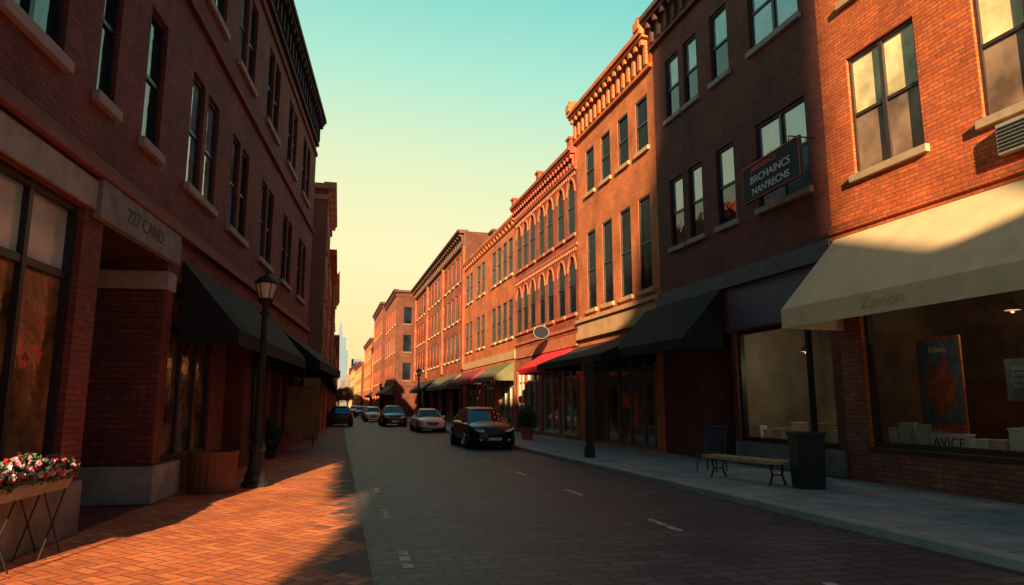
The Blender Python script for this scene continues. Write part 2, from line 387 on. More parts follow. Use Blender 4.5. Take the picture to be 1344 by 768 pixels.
b=B(); b.box(.004,W-.004,-.22,.05,5.02,5.35); b.box(.008,W-.008,-.12,.04,5.353,5.5); b.make('ledge',p,[SLATE_T])
awning(p,X(22.3),X(17.5),5.0,3.6,1.5,.3,AW_K,y0=-.24)
cornice(p,W,15.8,.5,plain('dark_cornice',(.12,.06,.045),.8),1.1,.55)
b=B(); b.poly([(X(21),3,.1),(X(13.2),3,.1),(X(13.2),3,4),(X(21),3,4)]); b.poly([(X(21),.3,3.9),(X(13.2),.3,3.9),(X(13.2),3,3.9),(X(21),3,3.9)]); b.box(X(17.2),X(13.5),.3,.9,.5,.76)
b.poly([(X(17.35),.3,.1),(X(17.35),3,.1),(X(17.35),3,4),(X(17.35),.3,4)]); b.poly([(X(13.25),.3,.1),(X(13.25),3,.1),(X(13.25),3,4),(X(13.25),.3,4)])
for k in range(3): b.box(X(17-k*1.3),X(16.2-k*1.3),2.4,2.9,.2,1.6+.3*k)
b.make('shop_interior',p,[INT2])
# ---- R3
Ya,Yb=21.6,29.6; p=rbuild(Ya,Yb,'orange brick building with bracketed cornice and tall windows'); X=lambda y:Yb-y; W=Yb-Ya
cs=[22.65,24.35,26.15,27.95]
ops=[(X(c+.5),X(c-.5),z,z+h,.1,0) for c in cs for z,h in ((5.85,3.5),(11.15,2.05))]
ops+=[(X(28.9),X(22.2),.15,4.0,.5,0)]
wall(p,W,15.5,9,ops,[BR_3,SILL])
for c in cs:
    for z,h in ((5.85,3.5),(11.15,2.05)): window(p,X(c+.5),X(c-.5),z,z+h,GL_K,FRAME,STONE_W,y=.08)
shopfront(p,X(28.9),X(22.2),.15,4.0,GL_M,[X(27.6),X(26.3),X(25.2),X(24),X(23.1)],3.1,plain('mid_frame',(.20,.18,.15),.6),y=.45)
b=B(); b.box(.004,W-.004,-.1,.05,4.75,5.35); b.box(.008,W-.008,-.2,.04,5.353,5.5); b.box(.006,W-.006,-.16,.04,4.6,4.747); b.make('ledge',p,[STONE_W])
cornice(p,W,15.4,.5,BR_3,1.3,.5,.18,mat2=BR_4)
blocks(p,'parapet_block',[[(x-.22,x+.22,-.55,.4,15.45,15.8),(x-.16,x+.16,-.45,.3,15.8,16.0)] for x in (.25,W-.25)],BR_3)
awning(p,X(29.4),X(22.1),4.3,3.45,2.1,.25,AW_K)
# ---- R4
Ya,Yb=29.6,40.5; p=rbuild(Ya,Yb,'red brick building with rows of arched windows'); X=lambda y:Yb-y; W=Yb-Ya
cs=[30.45,32.0,33.75,35.2,36.95,38.4,39.75]
ops=[(X(c+.52),X(c-.52),z,z+2.75,.08,.7) for c in cs for z in (5.95,9.75)]
shops=[(30.1,32.4),(32.7,35.3),(35.9,38.3),(38.6,40.2)]
ops+=[(X(b),X(a),.3,3.7,.2,0) for a,b in shops]
wall(p,W,13.9,9,ops,[BR_4,BR_4T])
for c in cs:
    for z in (5.95,9.75): window(p,X(c+.52),X(c-.52),z,z+2.75,GL_K,FRAME,BR_4T,y=.07)
for a,b in shops: shopfront(p,X(b),X(a),.3,3.7,GL_M,[X((a+b)/2)],3.0,LF,y=.18)
cornice(p,W,13.85,.4,BR_4,.9,.42,.16)
b=B()
for z in (5.2,9.1,12.8): b.box(.005,W-.005,-.07,.05,z,z+.14)
for i in range(int(W/.3)): b.box(i*.3+.05,i*.3+.18,-.05,-.001,8.9,9.1); b.box(i*.3+.05,i*.3+.18,-.05,-.001,12.6,12.8)
b.make('string_course',p,[BR_4T])
blocks(p,'parapet_block',[[(x-.2,x+.2,-.3,.4,13.9,14.3),(x-.26,x+.26,-.36,.46,14.3,14.42)] for x in (.3,5.5,W-.3)],BR_4)
awning(p,X(35.2),X(30.6),4.35,3.55,1.3,.3,AW_R)
b=B(); b.box(X(40.3),X(29.8),-.07,.02,4.4,4.95); b.make('fascia',p,[BR_4T])
# ---- R5
Ya,Yb=40.5,56.6; p=rbuild(Ya,Yb,'sunlit brick building with grouped windows and olive awning'); X=lambda y:Yb-y; W=Yb-Ya
cs=[41.7,43.2,44.7,46.2,49.6,51.2,54.0,55.5]
ops=[(X(c+.5),X(c-.5),z,z+2.4,.07,0) for c in cs for z in (5.9,9.9)]+[(X(b),X(a),.2,3.5,.3,0) for a,b in ((41,45),(46,50),(51,56))]
wall(p,W,13.4,9,ops,[BR_5,SILL])
for c in cs:
    for z in (5.9,9.9): window(p,X(c+.5),X(c-.5),z,z+2.4,GL_K,FRAME,STONE_W,y=.06)
for a,b in ((41,45),(46,50),(51,56)): shopfront(p,X(b),X(a),.2,3.5,GL_M,[X(a+1.3),X(a+2.6)],2.8,LF,y=.2)
cornice(p,W,13.45,.25,BR_5,.5,.8)
awning(p,X(47),X(40.9),4.3,3.4,1.3,.25,AW_G); awning(p,X(56),X(49),4.3,3.4,1.3,.25,AW_M)
b=B(); b.box(X(56.4),X(40.6),-.06,.02,4.5,5.0); b.make('fascia',p,[STONE_W])
b=B(); b.box(X(52),X(50.8),1,2,13.4,15); b.box(X(52.1),X(50.7),.9,2.1,15,15.2); b.make('chimney',p,[BR_S])
# ---- R6
Ya,Yb=56.6,90; p=rbuild(Ya,Yb,'long four storey rust brick building with many windows'); X=lambda y:Yb-y; W=Yb-Ya
cs=[58.2+i*2.15 for i in range(15)]
ops=[(X(c+.62),X(c-.62),z,z+2.3,.06,0) for c in cs for z in (5.6,9.0,12.4)]+[(X(a+4.5),X(a),.2,3.4,.3,0) for a in (57.5,63.5,69.5,75.5,81.5)]
wall(p,W,16.4,9,ops,[BR_6,SILL,BR_S],si=2)
for c in cs:
    for z in (5.6,9.0,12.4): window(p,X(c+.62),X(c-.62),z,z+2.3,GL_K,FRAME,STONE_W,detail=False,y=.05)
for a in (57.5,63.5,69.5,75.5,81.5): shopfront(p,X(a+4.5),X(a),.2,3.4,GL_D,[X(a+1.5),X(a+3)],None,y=.25)
cornice(p,W,16.5,.7,plain('cornice_brown',(.14,.07,.045),.8),1.2,1.0,.3)
blocks(p,'pilaster',[[(.5+i*(W-1)/3-.35,.5+i*(W-1)/3+.35,-.18,-.001,4.6,15.2)] for i in range(4)],BR_6)
awning(p,X(70),X(58),4.3,3.3,1.3,.3,AW_G); awning(p,X(84),X(72),4.3,3.3,1.3,.3,AW_K)
# ---- far buildings
def far(Ya,Yb,H,mat,label,right=True,x=None,rows=3,awn=None,D=10,aw_p=1.3,n=0,side=0,trim=None):
    if right: p=rbuild(Ya,Yb,label,n); X=lambda y:Yb-y
    else: p=top('brick_building',label,'building',(x,Ya,0),rad(90),'buildings lining the street'); X=lambda y:y-Ya
    W=Yb-Ya; k=max(2,int(W/2.8)); ops=[];wn=[]
    for i in range(k):
        c=(i+.5)*W/k
        for r in range(rows):
            z=4.8+r*(H-5.6)/rows; h=min(2.2,(H-5.6)/rows*.62); ops.append((c-.6,c+.6,z,z+h,.06,0)); wn.append((c-.6,c+.6,z,z+h))
        if i%2==0: ops.append((c-.9,min(c+.9+1.2,W-.1),.2,3.2,.3,0))
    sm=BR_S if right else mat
    wall(p,W,H,D,ops,[mat,SILL,sm],si=2)
    for w in wn: window(p,*w,GL_K,FRAME,STONE_W,detail=False,y=.05)
    b=B()
    for o in ops:
        if o[4]==.3: b.poly([(o[0],.29,.2),(o[1],.29,.2),(o[1],.29,3.2),(o[0],.29,3.2)])
    b.make('shop_window',p,[GL_D])
    cornice(p,W,H+.05,.4,trim or sm,.7,1.2,.3)
    xe=W if right else 0; sg=1 if right else -1
    if side:
        for i in range(side):
            yc=(1.5+i*2.3)
            for r in range(rows):
                z=4.8+r*(H-5.6)/rows; h=min(2.2,(H-5.6)/rows*.62)
                b=B(); b.box(min(xe,xe+sg*.03),max(xe,xe+sg*.03),yc-.5,yc+.5,z,z+h); w=b.make('window',p,[GL_K])
                b=B(); b.box(min(xe,xe+sg*.12),max(xe,xe+sg*.12),yc-.6,yc+.6,z-.2,z-.003); b.make('sill',w,[STONE_S if right else STONE_W])
        for z,o in ((H-.35,.35),(H-.9,.12),(4.0,.15)):
            b=B(); b.box(min(xe+sg*.002,xe+sg*o),max(xe+sg*.002,xe+sg*o),-o*.9,D-.05,z,z+.25)
            b.make('trim_band',p,[trim or sm])
    if awn: awning(p,.5,W-.5,4.1,3.2,aw_p,.3,awn)
    return p
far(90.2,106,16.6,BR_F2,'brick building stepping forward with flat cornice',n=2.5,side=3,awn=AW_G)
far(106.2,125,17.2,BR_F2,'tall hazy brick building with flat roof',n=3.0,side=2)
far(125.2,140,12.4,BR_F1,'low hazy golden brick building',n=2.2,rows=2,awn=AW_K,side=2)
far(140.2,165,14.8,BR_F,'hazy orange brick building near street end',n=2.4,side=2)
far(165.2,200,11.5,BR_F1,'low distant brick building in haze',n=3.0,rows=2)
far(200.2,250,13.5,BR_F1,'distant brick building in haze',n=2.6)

# ================================================================== LEFT SIDE
th=rad(5.15); LR=rad(90)-th
def Lloc(Y,n=0,z=0): return (-3+(Y-15.8)*.09+n*math.cos(th),Y-n*math.sin(th),z)
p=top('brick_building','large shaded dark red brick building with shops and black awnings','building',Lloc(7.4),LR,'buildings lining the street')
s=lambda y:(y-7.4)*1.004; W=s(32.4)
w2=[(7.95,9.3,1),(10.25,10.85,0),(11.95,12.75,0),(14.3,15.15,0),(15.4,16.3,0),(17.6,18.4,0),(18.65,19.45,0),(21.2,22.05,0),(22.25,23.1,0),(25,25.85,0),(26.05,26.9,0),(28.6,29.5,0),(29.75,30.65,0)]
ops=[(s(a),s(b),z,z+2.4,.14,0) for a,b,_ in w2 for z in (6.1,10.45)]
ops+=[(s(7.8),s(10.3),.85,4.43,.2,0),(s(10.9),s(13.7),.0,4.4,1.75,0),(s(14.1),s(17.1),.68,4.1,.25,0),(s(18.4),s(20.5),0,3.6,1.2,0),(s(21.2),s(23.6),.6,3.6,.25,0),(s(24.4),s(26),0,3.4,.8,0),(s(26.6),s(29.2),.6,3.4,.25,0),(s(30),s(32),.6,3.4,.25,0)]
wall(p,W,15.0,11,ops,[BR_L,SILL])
for a,b,mu in w2:
    for z in (6.1,10.45): window(p,s(a),s(b),z,z+2.4,GL_S if random.random()<.2 else GL_D,FRAME,SILL_D,mull=mu,y=.13)
shopfront(p,s(7.8),s(10.3),.85,4.43,GL_W,[s(9.15)],3.45,glass2=GL_P)
shopfront(p,s(14.1),s(17.1),.68,4.1,GL_W,[s(15.1),s(16.1)],3.1,y=.14)
for a,b in ((21.2,23.6),(26.6,29.2),(30,32)): shopfront(p,s(a),s(b),.6,3.5 if a<22 else 3.3,GL_W,[s((a+b)/2)],2.8)
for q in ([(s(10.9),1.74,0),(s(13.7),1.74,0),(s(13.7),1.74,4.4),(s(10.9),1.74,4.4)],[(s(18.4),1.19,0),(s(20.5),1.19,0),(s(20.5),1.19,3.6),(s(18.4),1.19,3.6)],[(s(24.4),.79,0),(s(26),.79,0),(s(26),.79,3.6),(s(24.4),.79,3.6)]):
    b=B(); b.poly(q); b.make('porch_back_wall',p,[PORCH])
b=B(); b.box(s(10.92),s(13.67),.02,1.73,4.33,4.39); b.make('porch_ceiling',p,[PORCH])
door(p,s(18.8),s(20.0),2.6,1.05); door(p,s(24.7),s(25.7),2.4,.7)
b=B(); x=s(13.7)
b.box(x-.03,x-.001,.02,1.73,.66,3.83,0); b.box(x-.1,s(15.1),-.07,1.74,.01,.655,1); b.box(x-.09,s(14.08),-.06,1.735,3.835,4.17,1)
b.make('entrance_pier',p,[BR_P,STONE],bev=.01)
b=B(); b.box(s(7.45),s(10.88),-.06,.15,.01,.72); b.box(s(7.45),s(10.5),-.1,.12,.723,.84); b.make('plinth',p,[STONE_P],bev=.01)
b=B(); b.box(s(7.45),s(10.5),-.05,.05,4.46,4.86); b.make('stone_band',p,[STONE])
b=B(); b.box(s(10.55),s(14.05),-.10,.12,4.36,4.93)
ln=b.make('stone_lintel',p,[STONE_D],bev=.01)
text(ln,'lettering',"227 CAND.",.32,((s(10.55)+s(14.05))/2,-.103,4.64),DARKL,.003,sx=1.1,off=.003)
b=B(); b.box(.01,W-.01,-.13,.1,4.94,5.06); b.box(.02,W-.02,-.07,.1,5.063,5.2); b.make('ledge',p,[plain('shaded_trim',(.24,.09,.075),.8)])
cornice(p,W,15.1,.42,plain('black_cornice',(.03,.022,.02),.8),1.2,.6)
b=B(); b.box(.012,W-.012,-.1,.05,9.55,9.7); b.box(.012,W-.012,-.08,.05,13.3,13.45); b.make('string_course',p,[BR_L])
awning(p,s(14.5),s(23.9),4.55,3.2,1.15,.3,AW_K); awning(p,s(24.4),s(32),4.4,3.2,1.55,.3,AW_K)
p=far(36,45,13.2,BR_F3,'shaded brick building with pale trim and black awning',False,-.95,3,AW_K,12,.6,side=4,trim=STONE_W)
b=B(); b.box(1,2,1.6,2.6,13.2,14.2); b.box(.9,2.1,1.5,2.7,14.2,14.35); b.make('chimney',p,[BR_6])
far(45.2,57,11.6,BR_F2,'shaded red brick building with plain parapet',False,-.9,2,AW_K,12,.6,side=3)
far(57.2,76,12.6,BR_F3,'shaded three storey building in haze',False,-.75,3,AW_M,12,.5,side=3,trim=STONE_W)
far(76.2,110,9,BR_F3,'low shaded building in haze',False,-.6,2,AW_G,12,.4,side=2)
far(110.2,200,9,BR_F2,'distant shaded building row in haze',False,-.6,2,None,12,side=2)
# distant towers
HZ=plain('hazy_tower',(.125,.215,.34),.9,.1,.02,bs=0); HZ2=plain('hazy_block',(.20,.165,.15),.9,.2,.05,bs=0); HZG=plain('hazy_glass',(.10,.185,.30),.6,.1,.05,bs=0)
def tower(x,y,w,h,sp,mat,label,gl=None):
    b=B(); b.box(x-w/2,x+w/2,y,y+w,-1,h*.8); b.box(x-w*.36,x+w*.36,y+w*.14,y+w*.86,h*.8,h)
    if sp: b.prism([[(x-w*.15,y+w*.4,h),(x+w*.15,y+w*.4,h),(x+w*.15,y+w*.7,h),(x-w*.15,y+w*.7,h)],[(x-.4,y+w*.5,h+sp),(x+.4,y+w*.5,h+sp),(x+.4,y+w*.55,h+sp),(x-.4,y+w*.55,h+sp)]])
    for i in range(int(h*.8/4)):
        for k in range(int(w/3)): b.box(x-w/2+.8+k*3,x-w/2+2.4+k*3,y-.15,y-.01,2+i*4,4.4+i*4,1)
    tag(b.make('office_tower',None,[mat,gl or HZG]),label,'tower',group='distant towers')
tower(-1,620,14,60,14,HZ,'slender pale teal tower with spire in haze'); tower(-16,640,12,50,0,HZ,'pale teal office tower in haze')
tower(14,640,12,42,0,HZ,'pale office block in haze')
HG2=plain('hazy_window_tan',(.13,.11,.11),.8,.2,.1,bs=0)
tower(5,330,10,15,0,HZ2,'hazy tan block closing the street',HG2); tower(16,350,9,19,0,HZ2,'hazy tan block closing the street',HG2); tower(26,380,14,24,0,HZ2,'hazy tan block closing the street',HG2); tower(-6,360,12,12,0,HZ2,'hazy tan block closing the street',HG2)

# ================================================================== added unseen slab behind the viewpoint, outline cut to shape the sun shadows
al=rad(14.5); el=rad(15)
prof=[(-2.45,0),(-2.45,9.9),(-3.05,10.9),(-3.4,10.4),(-5.46,12.7),(-7,13.3),(-7,0),(-9,0),(-9,27.5),(-5.9,27),(-4.54,25.2),(.03,19.8),(2.77,18.1),(4.2,18.6),(4.98,24),(4.98,28.5),(7.27,28.5),(7.27,14.2),(8.1,14.2),(8.35,15.4),(13,15.4),(13,0)]
b=B()
fr=[(u,0,h) for u,h in prof]; bk=[(u,-1.2,h) for u,h in prof]
b.poly(fr); b.poly(bk[::-1])
for i in range(len(prof)):
    j=(i+1)%len(prof); b.poly([fr[i],fr[j],bk[j],bk[i]])
shadow_slab=b.make('brick_building',None,[BR_2],loc=(-25*math.sin(al),-25*math.cos(al),0),rz=-al)
tag(shadow_slab,'added unseen brick slab cut to shape the street shadows','building','buildings lining the street')

# ================================================================== GROUND
def sheet(name,pts,z,mat):
    b=B(); b.poly([(x,y,z) for x,y in pts]); o=b.make(name,None,[mat]); tag(o,name.replace('_',' ')+' surface along the street','ground',kind='structure'); return o
GRD=plain('ground_dirt',(.10,.085,.07),.9,.3,.2,bs=0)
sheet('ground',[(-1500,-1500),(1500,-1500),(1500,2500),(-1500,2500)],-.012,GRD)
PLAZA=herring('paver_orange_painted_shade',(1.0,.31,.10),(.68,.17,.06),(.20,.07,.045),(.095,.074,.078),.16,45)
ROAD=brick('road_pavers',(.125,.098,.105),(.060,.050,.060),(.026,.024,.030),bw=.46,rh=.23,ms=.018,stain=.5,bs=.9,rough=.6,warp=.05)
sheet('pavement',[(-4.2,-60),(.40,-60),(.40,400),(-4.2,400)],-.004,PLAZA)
kx=lambda y:7.0-.014*(y-10)
sheet('road',[(.40,-60),(kx(-60),-60),(kx(400),400),(.40,400)],0,ROAD)
m,nt,bb=newmat('sidewalk_concrete'); tc=N(nt,'ShaderNodeTexCoord'); br=N(nt,'ShaderNodeTexBrick'); nt.links.new(tc.outputs['UV'],br.inputs[0])
br.offset=0; br.inputs['Scale'].default_value=1; br.inputs['Brick Width'].default_value=1.4; br.inputs['Row Height'].default_value=1.6; br.inputs['Mortar Size'].default_value=.014
br.inputs['Color1'].default_value=(.44,.43,.41,1); br.inputs['Color2'].default_value=(.34,.35,.35,1); br.inputs['Mortar'].default_value=(.10,.10,.10,1)
c=mixrgb(nt,'MULTIPLY',1,br.outputs[0],ramp(nt,noise(nt,tc.outputs['UV'],1.1,7,.7),[(.3,.55),(.65,1.1)]))
crk=ramp(nt,noise(nt,tc.outputs['UV'],2.2,8,.8),[(.488,1.0),(.497,.55),(.506,1.0)]); c=mixrgb(nt,'MULTIPLY',.7,c,crk)
nt.links.new(c,bb.inputs['Base Color']); bb.inputs['Roughness'].default_value=.8
bump(nt,bb,noise(nt,tc.outputs['UV'],30,3),.2,.01)
SW=m
b=B(); b.prism([[(kx(y)+.18,y,-.1),(13,y,-.1),(13,y,GZ),(kx(y)+.18,y,GZ)] for y in (-60,400)]); o=b.make('sidewalk',None,[SW]); tag(o,'pale concrete sidewalk slab','sidewalk',kind='structure')
b=B(); b.prism([[(kx(y),y,-.1),(kx(y)+.177,y,-.1),(kx(y)+.177,y,GZ+.008),(kx(y)+.02,y,GZ+.008),(kx(y),y,GZ-.015)] for y in [-60+i*20 for i in range(24)]]); o=b.make('kerb',None,[plain('kerb_granite',(.42,.40,.36),.8,.3,2)]); tag(o,'grey granite kerb edging the sidewalk','kerb',kind='structure')
m,nt,bb=newmat('worn_paint'); tc=N(nt,'ShaderNodeTexCoord')
mk=ramp(nt,noise(nt,tc.outputs['Object'],5,6,.7),[(.42,0.0),(.56,1.0)])
nt.links.new(mixrgb(nt,'MIX',mk,(.20,.17,.15),(.66,.60,.54)),bb.inputs['Base Color']); bb.inputs['Roughness'].default_value=.7
PAINT=m
def dash(x,y,l,w=.12):
    b=B(); b.poly([(x-w/2,y,.004),(x+w/2,y,.004),(x+w/2,y+l,.004),(x-w/2,y+l,.004)]); tag(b.make('road_marking',None,[PAINT]),'worn white painted dash on the road','road marking','painted lane dashes','structure')
for i in range(22): dash(.78+i*.02,4.6+i*3.2,1.1 if i%2==0 else .9)
for i in range(20): dash(4.75-i*.06,5.2+i*3.9,1.0)

# ================================================================== STREET FURNITURE
FG=glassy('frosted_glass',(.60,.55,.42),1.45,.3)
def lamp(loc,label,H=4.65):
    p=top('street_lamp',label,'street lamp',loc,0,'street lamps')
    b=B(); b.lathe(0,0,[(.29,0),(.29,.07),(.24,.12),(.23,.24),(.18,.32),(.15,.72),(.19,.77),(.17,.84),(.10,.96)],16); b.make('base',p,[METAL])
    b=B(); b.lathe(0,0,[(.10,.96),(.085,1.05),(.07,3.2),(.065,H-.95),(.11,H-.92),(.11,H-.87),(.06,H-.84),(.06,H-.72),(.14,H-.66),(.16,H-.62)],14); b.make('post',p,[METAL])
    b=B(); b.lathe(0,0,[(.24,H-.24),(.26,H-.21),(.21,H-.14),(.12,H-.07),(.04,H-.03),(.03,H+.02),(.045,H+.05),(.01,H+.11)],12)
    b.lathe(0,0,[(.15,H-.62),(.18,H-.60),(.15,H-.57)],12)
    for k in range(6):
        a=k*math.pi/3; b.rod((.155*math.cos(a),.155*math.sin(a),H-.58),(.235*math.cos(a),.235*math.sin(a),H-.23),.012,6)
    l=b.make('lantern',p,[METAL])
    b=B(); b.lathe(0,0,[(.14,H-.57),(.22,H-.3),(.215,H-.24)],12); b.make('glass',l,[FG])
lamp((-1.68,16.1,0),'black cast iron street lamp with lantern on brick pavement')
lamp((6.65,60,GZ),'black street lamp on the kerb beside parked cars'); lamp((5.9,104,GZ),'black street lamp on distant kerb')
# wooden tub
p=top('wooden_tub','plain brown wooden tub standing on brick pavement','tub',(-2.42,15.3,0))
def ring(r,z): return [((r+(.012 if j%2 else 0))*math.cos(2*math.pi*j/44),(r+(.012 if j%2 else 0))*math.sin(2*math.pi*j/44),z) for j in range(44)]
b=B(); b.prism([ring(.44,0),ring(.455,.3),ring(.46,.74)]); b.make('staves',p,[WOOD])
b=B(); b.lathe(0,0,[(.485,.74),(.49,.80),(.44,.80),(.43,.74)],32); b.make('rim',p,[WOOD])
# flower trough
p=top('flower_trough','grey flower trough on crossed metal stand by shop window','planter',Lloc(8.8,.26),LR)
b=B(); b.prism([[(-.98,-.12,.74),(.92,-.12,.74),(.92,.12,.74),(-.98,.12,.74)],[(-1.02,-.155,.87),(.96,-.155,.87),(.96,.155,.87),(-1.02,.155,.87)]]); b.box(-1.05,.99,-.18,.18,.871,.90); b.make('trough',p,[plain('grey_trough',(.30,.31,.31),.8,.3,4)])
for y in (-.13,.13):
    b=B()
    for x in (-.75,.35):
        b.rod((x,y,.01),(x+.5,y,.74),.010); b.rod((x+.5,y,.01),(x,y,.74),.010)
    b.make('leg',p,[METAL])
FL=[plain('petal_white',(.78,.75,.75),.6,.1,9,bs=0),plain('petal_pink',(.72,.26,.38),.6,.1,9,bs=0),plain('petal_red',(.70,.03,.05),.6,.1,9,bs=0),LEAF]
def clump(loc,r,h,n,mats,name,label,cat,parent=None,lw=.05,petals=True,group=None):
    b=B()
    for i in range(n):
        a=random.uniform(0,6.283); rr=r*math.sqrt(random.random()); zz=h*(random.random()**.7)*math.sqrt(max(0.05,1-(rr/r)**2*.8))
        c=Vector((rr*math.cos(a),rr*math.sin(a),zz))
        d=Vector((random.uniform(-1,1),random.uniform(-1,1),random.uniform(-.3,1))).normalized(); e=d.orthogonal().normalized(); g=d.cross(e)
        isf=petals and random.random()<.42 and zz>h*.25
        mi=random.randrange(len(mats)-1) if (isf or not petals) else len(mats)-1
        w=lw*(.75 if isf else .9)*random.uniform(.6,1.2)
        if isf:
            b.poly([c+(e*math.cos(k*1.2566)+g*math.sin(k*1.2566))*w*.9 for k in range(5)],mi)
            b.poly([c+(d*math.cos(k*1.2566)+g*math.sin(k*1.2566))*w*.8 for k in range(5)],mi)
            b.poly([c+(d*math.cos(k*1.2566)+e*math.sin(k*1.2566))*w*.8 for k in range(5)],mi)
        else: b.poly([c-e*w,c+g*w*.45,c+e*w*1.1,c-g*w*.45],mi)
    o=b.make(name,parent,mats,loc=loc)
    if not parent: tag(o,label,cat,group)
    return o
for i in range(6):
    q=Lloc(7.95+i*.33,.26,.87); clump(q,.24,random.uniform(.26,.36),420,FL,'flowering_plant','white pink and red flowers spilling over trough','flowers',lw=.055,group='flowers in the trough')
def potted(loc,label,s,potmat,hgt=.55,n=900):
    p=top('potted_plant',label,'potted plant',loc)
    b=B(); b.lathe(0,0,[(.2*s,0),(.28*s,.42*s),(.32*s,.42*s),(.32*s,.5*s),(.27*s,.5*s),(.26*s,.46*s)],16); b.make('pot',p,[potmat])
    clump((0,0,.42*s),.36*s,hgt,n,[LEAF2,LEAF,LEAF],'foliage','','',parent=p,lw=.07*s,petals=False)
    for k in range(4):
        a=k*1.7; clump((.15*s*math.cos(a),.15*s*math.sin(a),.6*s+.1*k),.24*s,hgt*.6,n//4,[LEAF,LEAF2,LEAF],'foliage','','',parent=p,lw=.07*s,petals=False)
potted((8.55,31.4,GZ),'leafy shrub in terracotta pot by red awning shop',1.15,TERRA,.9)
potted((-2.15,24.2,0),'small green shrub in dark pot beside shop door',1.0,METAL,.8)
# distant street trees
def tree(loc,H,label):
    p=top('street_tree',label,'tree',loc,0,'distant street trees')
    b=B(); b.lathe(0,0,[(.22,0),(.14,H*.4),(.08,H*.75)],8)
    for k in range(6):
        a=k*1.1; b.rod((0,0,H*(.35+.05*k)),(math.cos(a)*H*.22,math.sin(a)*H*.22,H*(.6+.05*k)),.05,5)
    b.make('trunk',p,[WOOD])
    b=B()
    for k in range(12):
        a=random.uniform(0,6.28); r=random.uniform(0,H*.24); c0=Vector((r*math.cos(a),r*math.sin(a),H*random.uniform(.5,.9)))
        for i in range(220):
            v=Vector((random.gauss(0,1),random.gauss(0,1),random.gauss(0,.8)))*H*.07; c=c0+v
            e=Vector((random.uniform(-1,1),random.uniform(-1,1),random.uniform(-1,1))).normalized(); g=e.orthogonal().normalized(); w=.14
            b.poly([c-e*w,c+g*w*.6,c+e*w,c-g*w*.6],random.randrange(2))
    b.make('crown',p,[LEAF,LEAF2])
tree((2.0,175,0),6,'small leafy green street tree far away'); tree((-.1,125,0),4.5,'small leafy green street tree far away'); tree((4.0,215,0),7,'small leafy green street tree far away')
# wooden board
p=top('wooden_board','plain brown wooden sign board on legs by shop','sign board',(-1.45,29.0,0),rad(2))
b=B(); b.box(-.55,.55,-.03,.03,.55,2.45); b.make('panel',p,[WOOD_L],bev=.01)
for x in (-.5,.5):
    b=B(); b.rod((x,-.05,0),(x,-.05,.6),.03); b.rod((x,.35,0),(x,.04,1.5),.025); b.make('leg',p,[WOOD])
# bench
ang=math.atan2(12.4-14.5,8.75-8.3)
p=top('bench','backless yellow wood bench with black iron legs on sidewalk','bench',((8.75+8.3)/2,13.45,GZ),ang)
b=B()
for i in range(4): b.box(-1.12,1.12,-.23+i*.118,-.125+i*.118,.42,.495)
b.make('seat',p,[WOOD_Y],bev=.008)
for x in (-.85,.85):
    b=B()
    for sgn in (-1,1):
        pts=[(x,sgn*.05,.41),(x,sgn*.17,.36),(x,sgn*.13,.2),(x,sgn*.22,.0)]
        for k in range(3): b.rod(pts[k],pts[k+1],.022)
    b.rod((x,-.2,.40),(x,.2,.40),.02); b.rod((x,-.13,.2),(x,.13,.2),.014); b.make('leg',p,[METAL])
# chair
p=top('chair','dark blue slatted metal chair standing on sidewalk','chair',(8.95,15.6,GZ),rad(-60))
b=B()
for i in range(6): b.box(-.26,.26,-.22+i*.08,-.165+i*.08,.44,.465)
b.make('seat',p,[BLUEM])
b=B()
for i in range(7): b.box(-.25,.25,.20+i*.012,.22+i*.012,.5+i*.075,.55+i*.075)
for x in (-.27,.27): b.rod((x,.19,.44),(x,.30,1.06),.02)
b.rod((-.27,.30,1.06),(.27,.30,1.06),.02)
b.make('backrest',p,[BLUEM])
for x in (-.24,.24):
    for y in (-.2,.2):
        b=B(); b.rod((x,y,.44),(x*1.1,y*1.25,0),.02); b.make('leg',p,[BLUEM])
# litter bin
p=top('litter_bin','plain dark square litter bin on sidewalk beside bench','litter bin',(9.0,12.05,GZ),rad(-12))
def sq(r,z): return [(r*sx*f,r*sy*g,z) for sx,sy,f,g in ((-1,-1,1,.8),(-1,-1,.8,1),(1,-1,.8,1),(1,-1,1,.8),(1,1,1,.8),(1,1,.8,1),(-1,1,.8,1),(-1,1,1,.8))]
b=B(); b.prism([sq(.24,0),sq(.25,.08),sq(.275,1.02)]); b.make('body',p,[METAL])
b=B(); b.prism([sq(.295,1.02),sq(.295,1.08),sq(.25,1.08),sq(.25,1.03)]); b.make('rim',p,[METAL])
# sidewalk post
p=top('sidewalk_post','square dark metal post standing on the sidewalk','post',(7.55,20.4,GZ),RR)
b=B(); b.box(-.13,.13,-.13,.13,0,.35); b.box(-.09,.09,-.09,.09,.35,2.75); b.make('shaft',p,[METAL],bev=.01)
b=B(); b.box(-.16,.16,-.16,.16,2.75,2.85); b.box(-.11,.11,-.11,.11,2.85,2.95); b.make('cap',p,[METAL],bev=.01)
